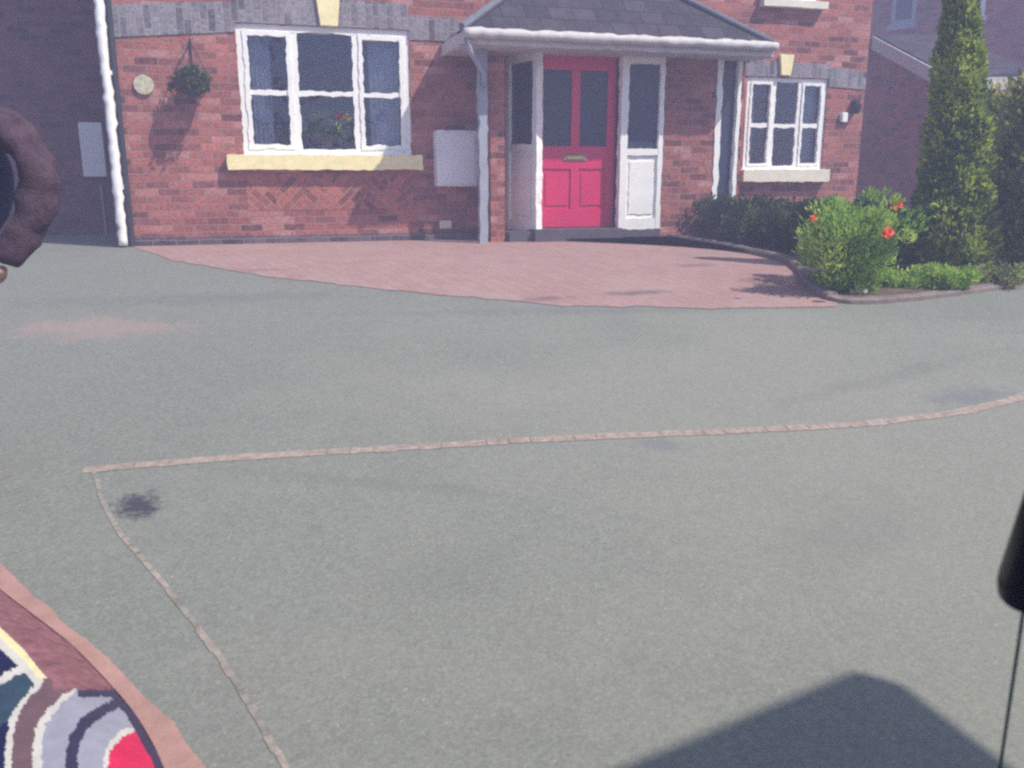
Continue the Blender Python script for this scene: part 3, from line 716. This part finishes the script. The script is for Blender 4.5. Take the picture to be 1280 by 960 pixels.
k_ = 0
for i0 in range(0, 78, 6): kerb_run(i0, min(80, i0+7), .045, .055 if i0 < 44 else .035).build('edging_stone', kerb_m, kb)
M['cover'] = leaf_mat('ground_cover', [(0, (.05,.07,.03)), (.6, (.12,.15,.05)), (1, (.35,.28,.16))])
# ------------------------------------------------------------------ hanging basket on the wall
bk = HM @ Vector((ru(240, 98, .25), -.24, rz(240, 98, .25)))
bas = empty('hanging_basket', bk); tag(bas, 'hanging basket of dark green plants on the brick wall left of the big window', 'basket')
m = MB(); m.tube([(0,0,-.17),(0,0,-.13),(0,0,-.06),(0,0,.0)], [.05,.12,.165,.18], 16); m.build('bowl', plain('dark_basket', (.05,.04,.035), .9, .3, 30, bump=.5), bas)
m = MB()
for a in (0, 2.1, 4.2): m.tube([(math.cos(a)*.175, math.sin(a)*.175, 0), (0,0,.36)], .004, 5)
m.build('chain', M['dark_pipe'], bas)
m = MB(); wv = -V*.24
m.tube([(0,0,.36), tuple(wv*.5+Vector((0,0,.38))), tuple(wv+Vector((0,0,.36)))], .009, 6); m.tube([tuple(wv*.98+Vector((0,0,.4))), tuple(wv*.98+Vector((0,0,.1)))], .009, 6); m.build('bracket', M['dark_pipe'], bas)
def s_b():
    a = rng.uniform(0, 6.28); r = rng.uniform(0, .2); return (math.cos(a)*r, math.sin(a)*r, rng.uniform(-.05, .08)-r*.3), (math.cos(a)*.5, math.sin(a)*.5, .4)
P, D, Rn = clumps(60, 34, s_b, .045); leaves('foliage', P, D, .036, M['hedge'], bas, .6, Rn)
# house plant on the window board
hp = HM @ Vector((ru(408, 165), .16, LZ0+.09)); hpo = empty('house_plant', hp); tag(hpo, 'potted plant with orange bloom behind the big window pane', 'plant')
m = MB(); m.tube([(0,0,-.02),(0,0,.12)], [.06,.08], 14); m.build('pot', plain('terracotta', (.35,.17,.10), .8), hpo)
def s_p():
    a = rng.uniform(0, 6.28); r = rng.uniform(0, .2); return (math.cos(a)*r*1.2, math.sin(a)*r*.3, .13+rng.uniform(0, .2)), (math.cos(a)*.5, 0, .8)
P, D, Rn = clumps(40, 24, s_p, .05); leaves('foliage', P, D, .06, M['lime'], hpo, .5, Rn)
P, D, Rn = clumps(6, 24, lambda: ((.17+rng.uniform(-.05,.05), 0, .3), (0,-.3,.8)), .04); leaves('bloom', P, D, .05, petal2, hpo, .7, Rn)

# ------------------------------------------------------------------ lower-left panel: the house's reflection painted as stripes on a dome
def seg_x(pl, y):   # x of a polyline at y
    for (x0, y0), (x1, y1) in zip(pl, pl[1:]):
        if y0 <= y <= y1: return x0 + (x1-x0)*(y-y0)/(y1-y0)
    return pl[0][0] if y < pl[0][1] else pl[-1][0]
STR = ['brick_band', 'dark_edge', 'cream', 'white', 'navy', 'slate', 'brown', 'lavender', 'crimson']
SC = {'brick_band': (.25,.085,.09), 'dark_edge': (.04,.035,.075), 'cream': (.74,.66,.36), 'white': (.56,.54,.48), 'navy': (.012,.015,.06), 'slate': (.035,.065,.095),
      'brown': (.15,.09,.10), 'lavender': (.30,.30,.36), 'crimson': (.60,.02,.085)}
outer = [(0,742),(40,768),(90,806),(140,858),(170,893),(200,945),(212,975),(222,1010)]          # right rim (x grows with y)
def arc(pts): return pts
C_w1 = [(-40,900),(0,850),(18,838),(40,860)]
def classify(px, py):
    j = 2.2*mno.noise(Vector((px*.12, py*.12, 0)))+1.6*mno.noise(Vector((px*.4, py*.4, 4)))
    x = px+j; y_ = py+j
    ox = seg_x(outer, y_)
    # distance from the rim, measured along x
    if y_ < 742 and x < 0: return 0
    # stripes: curves that start on the cream stripe / rim and bend down
    cream_top = [(-20,768),(0,784),(30,812),(50,838),(70,858)]
    def cy(xx):
        for (a0, b0), (a1, b1) in zip(cream_top, cream_top[1:]):
            if a0 <= xx <= a1: return b0+(b1-b0)*(xx-a0)/(a1-a0)
        return None
    c = cy(x)
    w1 = [(48,848),(40,862),(22,880),(12,900),(7,930),(5,1000)]        # white line left
    w2 = [(93,862),(78,868),(60,885),(46,905),(41,930),(40,1000)]      # second white line
    n1 = [(150,872),(128,880),(100,898),(88,920),(82,940),(80,1000)]   # dark band left border
    n2 = [(152,884),(130,894),(108,912),(98,935),(96,1000)]
    w3 = [(168,908),(152,912),(138,925),(130,945),(126,1000)]
    w4 = [(172,914),(158,917),(143,932),(135,950),(131,1000)]
    def left_of(pl, xx, yy):  # polyline going down-left from the top; True when point is on its right/inside
        px_, py_ = None, None
        if yy < pl[0][1]: return False
        return xx > seg_x(pl, yy)
    if x > ox-13 and y_ > 868: return 1
    if left_of(w4, x, y_): return 8
    if left_of(w3, x, y_): return 3
    if left_of(n2, x, y_): return 7
    if left_of(n1, x, y_): return 1
    if left_of([(96,862)]+[(a+12, b) for a, b in w2[1:]], x, y_):
        return 7 if not (x > 98 and y_ < 872) else 1
    if left_of(w2, x, y_): return 3
    if x > 93 and y_ > 862 + (0): return 1
    if y_ < 863 and x > 66: return 0
    if left_of([(a+8, b) for a, b in w1], x, y_): return 3 if (c is not None and y_ < c+20 and x < 52) else 6
    if left_of(w1, x, y_): return 3
    if c is not None:
        if y_ < c: return 0
        if y_ < c+13: return 2
        if y_ < c+27: return 3
    elif x >= 70: return 0
    # inside the blind left part: navy pane, white bar, slate pane
    bar = [(-10,856),(0,848),(14,840),(22,836)]
    yb = 850 - max(0, min(22, x))*.6
    if y_ < yb-5: return 4
    if y_ < yb+6: return 3
    return 5 if (y_ < yb+58 and x > -5) else 4
NX, NY = 150, 150
pn = MB(); gridp = {}
X0, X1, Y0, Y1 = -60, 235, 690, 1010
rim = lambda yy: seg_x([(-60,700),(0,738)]+outer[1:], yy)
vs_ = []
for j in range(NY+1):
    py = Y0+(Y1-Y0)*j/NY
    py = max(py, 701)
    xr_ = rim(py)
    for i in range(NX+1):
        px = X0+(xr_-X0)*i/NX; g = gp(px, py)
        # domed height above ground from the rim inward
        d = min(1, (xr_-px)/90); hgt_ = .10*max(0, math.sin(max(0, d)*math.pi/2))**.8
        # keep the point on the same sight line so the stripe pattern follows the dome
        r_ = ray(px, py); q = CP.lerp(g, 1 - hgt_/(HC - g.z)) if HC > g.z else g
        vs_.append(q)
fs = []; ms = []
for j in range(NY):
    for i in range(NX):
        a = j*(NX+1)+i; fs.append((a, a+NX+1, a+NX+2, a+1))
        py = max(701, Y0+(Y1-Y0)*(j+.5)/NY); px = X0+(rim(py)-X0)*(i+.5)/NX; ms.append(classify(px, py))
base_n = (NX+1)*(NY+1)
# skirt to the ground round the border
border = [i for i in range(NX+1)] + [j*(NX+1)+NX for j in range(1, NY+1)] + [NY*(NX+1)+i for i in range(NX-1, -1, -1)] + [j*(NX+1) for j in range(NY-1, 0, -1)]
low = [Vector((vs_[b].x, vs_[b].y, gz(vs_[b].x, vs_[b].y)-.01)) for b in border]
vs_all = vs_ + low
pn.v = [tuple(p) for p in vs_all]; pn.f = [list(f) for f in fs]; pn.m = list(ms)
nb = len(border)
for k in range(nb): pn.f.append([border[k], border[(k+1) % nb], base_n+(k+1) % nb, base_n+k]); pn.m.append(1)
mats = [plain('glaze_brick', (.24,.105,.115), .6, .35, 28)] + [plain('glaze_'+s_, SC[s_], .5, .12, 20) for s_ in STR[1:]]  # stripe colours of the painted house reflection
sp = pn.build('striped_panel', mats, smooth=True)
tag(sp, 'domed panel with curved brown, cream, white, navy and crimson stripes at the lower left', 'striped panel')
# reflection of the brick drive, painted as a pink strip following the panel
edge_i = [gp(x, y) for x, y in ((-80,655),(0,738),(40,768),(90,806),(140,858),(170,893),(200,945),(222,1010))]
edge_o = [gp(x, y) for x, y in ((-80,640),(0,708),(60,758),(120,812),(180,868),(215,905),(252,955),(290,1010))]
pink = plain('pink_paving_strip', (.40,.235,.20), .9, .15, 12, bump=.3)
tag(sheet('path', smooth_pl(edge_i, 60), rough_pl(smooth_pl(edge_o, 160), .012), pink, .004, 160, 6), kind='structure')

# ------------------------------------------------------------------ person at the left edge, arm bent
PY = 3.4
def L0_(px, py, d=.03): return atY(px, py, PY-d)
def skin_obj(name, chains, mat, parent, sub=2, root=0):
    """chains: list of lists of (point, radius); consecutive chains may reuse a key (tuple rounded)"""
    vs2, es, rd, key = [], [], [], {}
    def idx(p, r):
        k = tuple(round(c, 4) for c in p)
        if k not in key: key[k] = len(vs2); vs2.append(k); rd.append(r)
        return key[k]
    for ch in chains:
        prev = None
        for p, r in ch:
            i = idx(p, r)
            if prev is not None and prev != i: es.append((prev, i))
            prev = i
    me = bpy.data.meshes.new(name); me.from_pydata(vs2, es, []); me.materials.append(mat)
    o = bpy.data.objects.new(name, me); col.objects.link(o); o.parent = parent
    sk = o.modifiers.new('skin', 'SKIN'); sk.use_smooth_shade = True
    for i, d in enumerate(me.skin_vertices[0].data): 
        r = rd[i]; d.radius = r if isinstance(r, tuple) else (r, r)
        d.use_root = (i == root)
    s_ = o.modifiers.new('sub', 'SUBSURF'); s_.levels = sub; s_.render_levels = sub
    dg = bpy.context.evaluated_depsgraph_get(); dg.update(); m2 = bpy.data.meshes.new_from_object(o.evaluated_get(dg))
    o.modifiers.clear(); o.data = m2
    if not m2.materials: m2.materials.append(mat)
    return o
sh = atY(6, 150, PY); md = L0_(42, 190); el = atY(52, 232, PY-.04); fm = L0_(36, 282, .07); wr = atY(6, 334, PY-.12)
gzp = gz(0, PY)
cx = atY(-56, 300, PY).x
person = empty('person', (cx, PY, gzp)); tag(person, 'person in a dusky mauve top, one arm bent, cut off by the left edge', 'person')
def L(p): return (p[0]-cx, p[1]-PY, p[2]-gzp)
def P3(x, y, z): return (x, y, z)
shz = sh.z-gzp; print('shoulder height', shz)
skin_c = plain('skin', (.42,.26,.20), .6, .08, 10); top_c = plain('mauve_cloth', (.085,.052,.075), .95, .45, 16, bump=.9); trou = plain('navy_cloth', (.025,.03,.075), .9, .2, 12); hair = plain('dark_hair', (.05,.035,.03), .7, .3, 40)  # mauve cloth kept dark to stand in for shade on the person
S = L(sh); E = L(el); W = L(wr)
pel = P3(0, 0, .98)
body = [[(pel, (.125,.105)), (P3(0,0,1.12), (.145,.105)), (P3(0,0,1.3), (.16,.115)), (P3(0,0,shz-.06), (.15,.10)), (P3(0,0,shz+.04), (.065,.06)), (P3(0,-.01,shz+.11), (.055,.055)),
         (P3(0,-.02,shz+.19), (.068,.085)), (P3(0,-.02,shz+.27), (.078,.098)), (P3(0,-.01,shz+.335), (.06,.075))],
        [(P3(0,0,shz-.06), (.15,.10)), (P3(.12,0,shz-.035), (.07,.07)), (P3(S[0],S[1],S[2]-.01), (.12,.10)), (L(md), (.078,.07)), (E, (.086,.07)), (L(fm), (.080,.065)), (W, (.062,.05))],
        [(P3(0,0,shz-.06), (.15,.10)), (P3(-.12,0,shz-.035), (.07,.07)), (P3(-.2,0,shz-.05), (.06,.06)), (P3(-.24,.02,shz-.33), (.044,.044)), (P3(-.24,-.04,shz-.57), (.03,.03))],
        [(pel, (.125,.105)), (P3(.0,0,.86), (.085,.1)), (P3(-.02,-.01,.5), (.055,.062)), (P3(-.02,.03,.10), (.04,.04))],
        [(pel, (.125,.105)), (P3(-.13,0,.88), (.085,.1)), (P3(-.17,-.01,.5), (.055,.062)), (P3(-.18,.03,.10), (.04,.04))]]
bo = skin_obj('body', body, top_c, person)
for v_ in bo.data.vertices:
    if v_.co.z < shz+.02:
        q = v_.co*9; f_ = mno.noise(Vector((q.x, q.y, q.z*2.2))); v_.co += v_.normal*(.016*f_ + .007*mno.noise(v_.co*34))
for m_ in (skin_c, trou): bo.data.materials.append(m_)
for p in bo.data.polygons:
    c = p.center
    if c.z > shz+.05: p.material_index = 1
    elif c.z < 1.0 and abs(c.x) < .21: p.material_index = 2
    elif c.x < -.2 and c.z < shz-.53: p.material_index = 1
wc = skin_obj('waistcoat', [[(P3(-.02,0,1.0), (.20,.15)), (P3(.05,0,1.12), (.26,.16)), (P3(.07,0,1.26), (.27,.16)), (P3(.03,0,shz-.1), (.20,.14))]], plain('navy_quilting', (.02,.027,.085), .9, .3, 14, bump=.6), person)
for s_ in (-1, 1):
    x = .08*s_-.10; skin_obj('shoe', [[(P3(x,.04,.05), (.045,.05)), (P3(x,-.06,.045), (.045,.04)), (P3(x,-.16,.035), (.04,.03))]], M['dark_pipe'], person, 2)
hc = (0, -.02, shz+.26)
m = MB(); vs_ = []
for i in range(13):
    th = math.pi*i/12*.62
    for j in range(24):
        a = 2*math.pi*j/24; k = 1.0 if math.sin(a) > -.3 or th < .75 else .86
        vs_.append((hc[0]+.098*k*math.sin(th)*math.cos(a), hc[1]+.012+.118*k*math.sin(th)*math.sin(a), hc[2]+.015+.13*math.cos(th)))
m.add(vs_, [(i*24+j, i*24+(j+1) % 24, (i+1)*24+(j+1) % 24, (i+1)*24+j) for i in range(12) for j in range(24)]); m.build('hair', hair, person, smooth=True)
skin_obj('nose', [[(P3(0,-.108,shz+.26), .010), (P3(0,-.128,shz+.225), .014)]], skin_c, person, 1)
for s_ in (-1, 1):
    skin_obj('ear', [[(P3(.082*s_,0,shz+.21), (.012,.016)), (P3(.088*s_,.005,shz+.25), (.012,.02))]], skin_c, person, 1)
    m = MB(); m.tube([(.032*s_,-.112,shz+.25),(.032*s_,-.122,shz+.25)], .010, 10); m.build('eye', M['dark_pipe'], person)
m = MB(); m.tube([(-.022,-.112,shz+.185),(0,-.118,shz+.184),(.022,-.112,shz+.185)], .005, 6); m.build('mouth', plain('lip', (.35,.13,.12), .6), person)
def hand(wrist, dirv, side, parent):
    d = Vector(dirv).normalized(); sd = Vector(side); sd = (sd - d*sd.dot(d)).normalized(); nn = d.cross(sd)
    w0 = Vector(wrist); ch = [[(tuple(w0), (.024,.02)), (tuple(w0+d*.05), (.034,.018)), (tuple(w0+d*.085), (.036,.016))]]
    skin_obj('hand', ch, skin_c, parent, 2)
    for k, ln in enumerate((.068, .078, .073, .058)):
        o0 = w0+d*.075+sd*(k-1.5)*.019; p1 = o0+d*ln*.55; p2 = p1+(d*.6+nn*.7)*ln*.35; p3 = p2+(d*.2+nn)*ln*.25
        skin_obj('finger', [[(tuple(o0), .010), (tuple(p1), .009), (tuple(p2), .0085), (tuple(p3), .007)]], skin_c, parent, 1)
    t0 = w0+d*.03-sd*.03; t1 = t0-sd*.025+d*.03; t2 = t1+d*.03-sd*.004
    skin_obj('thumb', [[(tuple(t0), .014), (tuple(t1), .011), (tuple(t2), .009)]], skin_c, parent, 1)
hand(W, (-.6, .0, -.55), (0, -1, .1), person)
hand((-.24, -.04, shz-.58), (0, -.1, -1), (0, -1, 0), person)

# ------------------------------------------------------------------ added canopy, unseen behind the viewer, shaped to throw the shadow at the lower right
HG = 2.55; ap = gp(1066, 836); cot = 1/math.tan(SUN_EL); hd_ = Vector((SD.x, SD.y, 0)).normalized()
d1 = (gp(780, 962) - ap); d1.z = 0; d1.normalize(); d2 = (gp(1232, 962) - ap); d2.z = 0; d2.normalize()
cor = ap + hd_*(HG-ap.z)*cot; cor.z = 0; print('corner', cor, d1, d2)
cp = empty('carport', cor); tag(cp, 'flat-roofed carport behind the viewer whose corner shades the road at lower right', 'carport')
m = MB(); q = [Vector((0,0,HG)), d1*6.5+Vector((0,0,HG)), d1*6.5+d2*5+Vector((0,0,HG)), d2*5+Vector((0,0,HG))]
m.prism(q, (0,0,0), (0,0,-.16)); m.build('roof', M['grey_white'], cp, bevel=.01)
for a, b in ((1.9, .5), (6.2, .4), (1.9, 4.7), (6.2, 4.7)):
    p = d1*a+d2*b; m = MB(); m.box(p.x-.05, p.x+.05, p.y-.05, p.y+.05, -.05, HG-.162); m.build('post', M['post_grey'], cp, bevel=.004)
# stay wire with a black rounded sleeve, anchored in the road and tied to the added canopy
w0 = atY(1250, 960, 1.02); w1 = atY(1281, 752, .955)
dw = (w1-w0).normalized(); t_g = (w0.z-gz(0, 1.0))/dw.z; anchor = w0 - dw*t_g; topw = w0 + dw*((HG-.17-w0.z)/dw.z); print('wire top', topw)
sw = empty('stay_wire', anchor); tag(sw, 'thin dark slanting wire with a thick black rounded sleeve at the right edge', 'wire')
m = MB(); m.tube([(0,0,0), tuple(topw-anchor)], .0022, 8); m.build('wire', plain('greenish_steel', (.05,.10,.10), .5), sw)
s0 = w1 - anchor
prof = [(0,.022),(.002,.029),(.007,.0325),(.022,.034),(.027,.034),(.029,.0325),(.031,.034),(.20,.012),(.205,.004)]
m = MB(); ctr = s0 + Vector((.003, 0, .003))
m.tube([ctr + dw*a for a, _ in prof], [r_ for _, r_ in prof], 28); m.build('sleeve', plain('black_rubber', (.006,.007,.014), .35, .2, 10, .4), sw, smooth=True)
m = MB(); m.tube([(0,0,-.03),(0,0,.05)], [.02,.012], 10); m.build('anchor_eye', M['dark_pipe'], sw)

# ------------------------------------------------------------------ house across the road, behind the viewer (seen only in the window glass)
oh = empty('opposite_house', (-1, -15, 0)); tag(oh, 'brick house across the road behind the viewer, mirrored in the window glass', 'house')
m = MB(); m.box(-6, 6, -7, 0, -.2, 5.2); m.build('wall', M['brick_plain'], oh)
m = MB(); m.add([(-6.4,-7.4,5.2),(6.4,-7.4,5.2),(6.4,.4,5.2),(-6.4,.4,5.2),(-6.4,-3.5,7.6),(6.4,-3.5,7.6)], [(0,1,5,4),(2,3,4,5),(0,4,3),(1,2,5),(0,3,2,1)]); m.build('roof', M['tile'], oh)
for x in (-4.2, 2.4):
    for z in (.9, 3.4):
        m = MB(); m.box(x, x+1.8, .001, .06, z, z+.08); m.box(x, x+1.8, .001, .06, z+1.1, z+1.2)
        for q_ in (0, .85, 1.72): m.box(x+q_, x+q_+.08, .002, .055, z+.08, z+1.1)
        f = m.build('window', M['white'], oh); m = MB(); m.box(x+.08, x+1.72, .001, .02, z+.08, z+1.1); m.build('pane', M['obscure'], f)
m = MB(); m.box(-.5, .5, .001, .06, 0, 2.1); m.build('door', M['dark_pipe'], oh)

# ------------------------------------------------------------------ veil of air
def haze():
    m = MB(); m.box(-60, 60, -30, 60, -1.2, 14)
    ob = m.build('haze', [])
    mt = bpy.data.materials.new('haze'); mt.use_nodes = True; nt = mt.node_tree
    nt.nodes.remove(nt.nodes['Principled BSDF']); pv = nt.nodes.new('ShaderNodeVolumePrincipled')
    pv.inputs['Color'].default_value = (.62,.66,1,1); pv.inputs['Density'].default_value = .019; pv.inputs['Anisotropy'].default_value = 0
    nt.links.new(pv.outputs[0], [x for x in nt.nodes if x.type == 'OUTPUT_MATERIAL'][0].inputs['Volume'])
    ob.data.materials.append(mt); tag(ob, kind='stuff', label='thin lavender veil of air over the whole street')
haze()
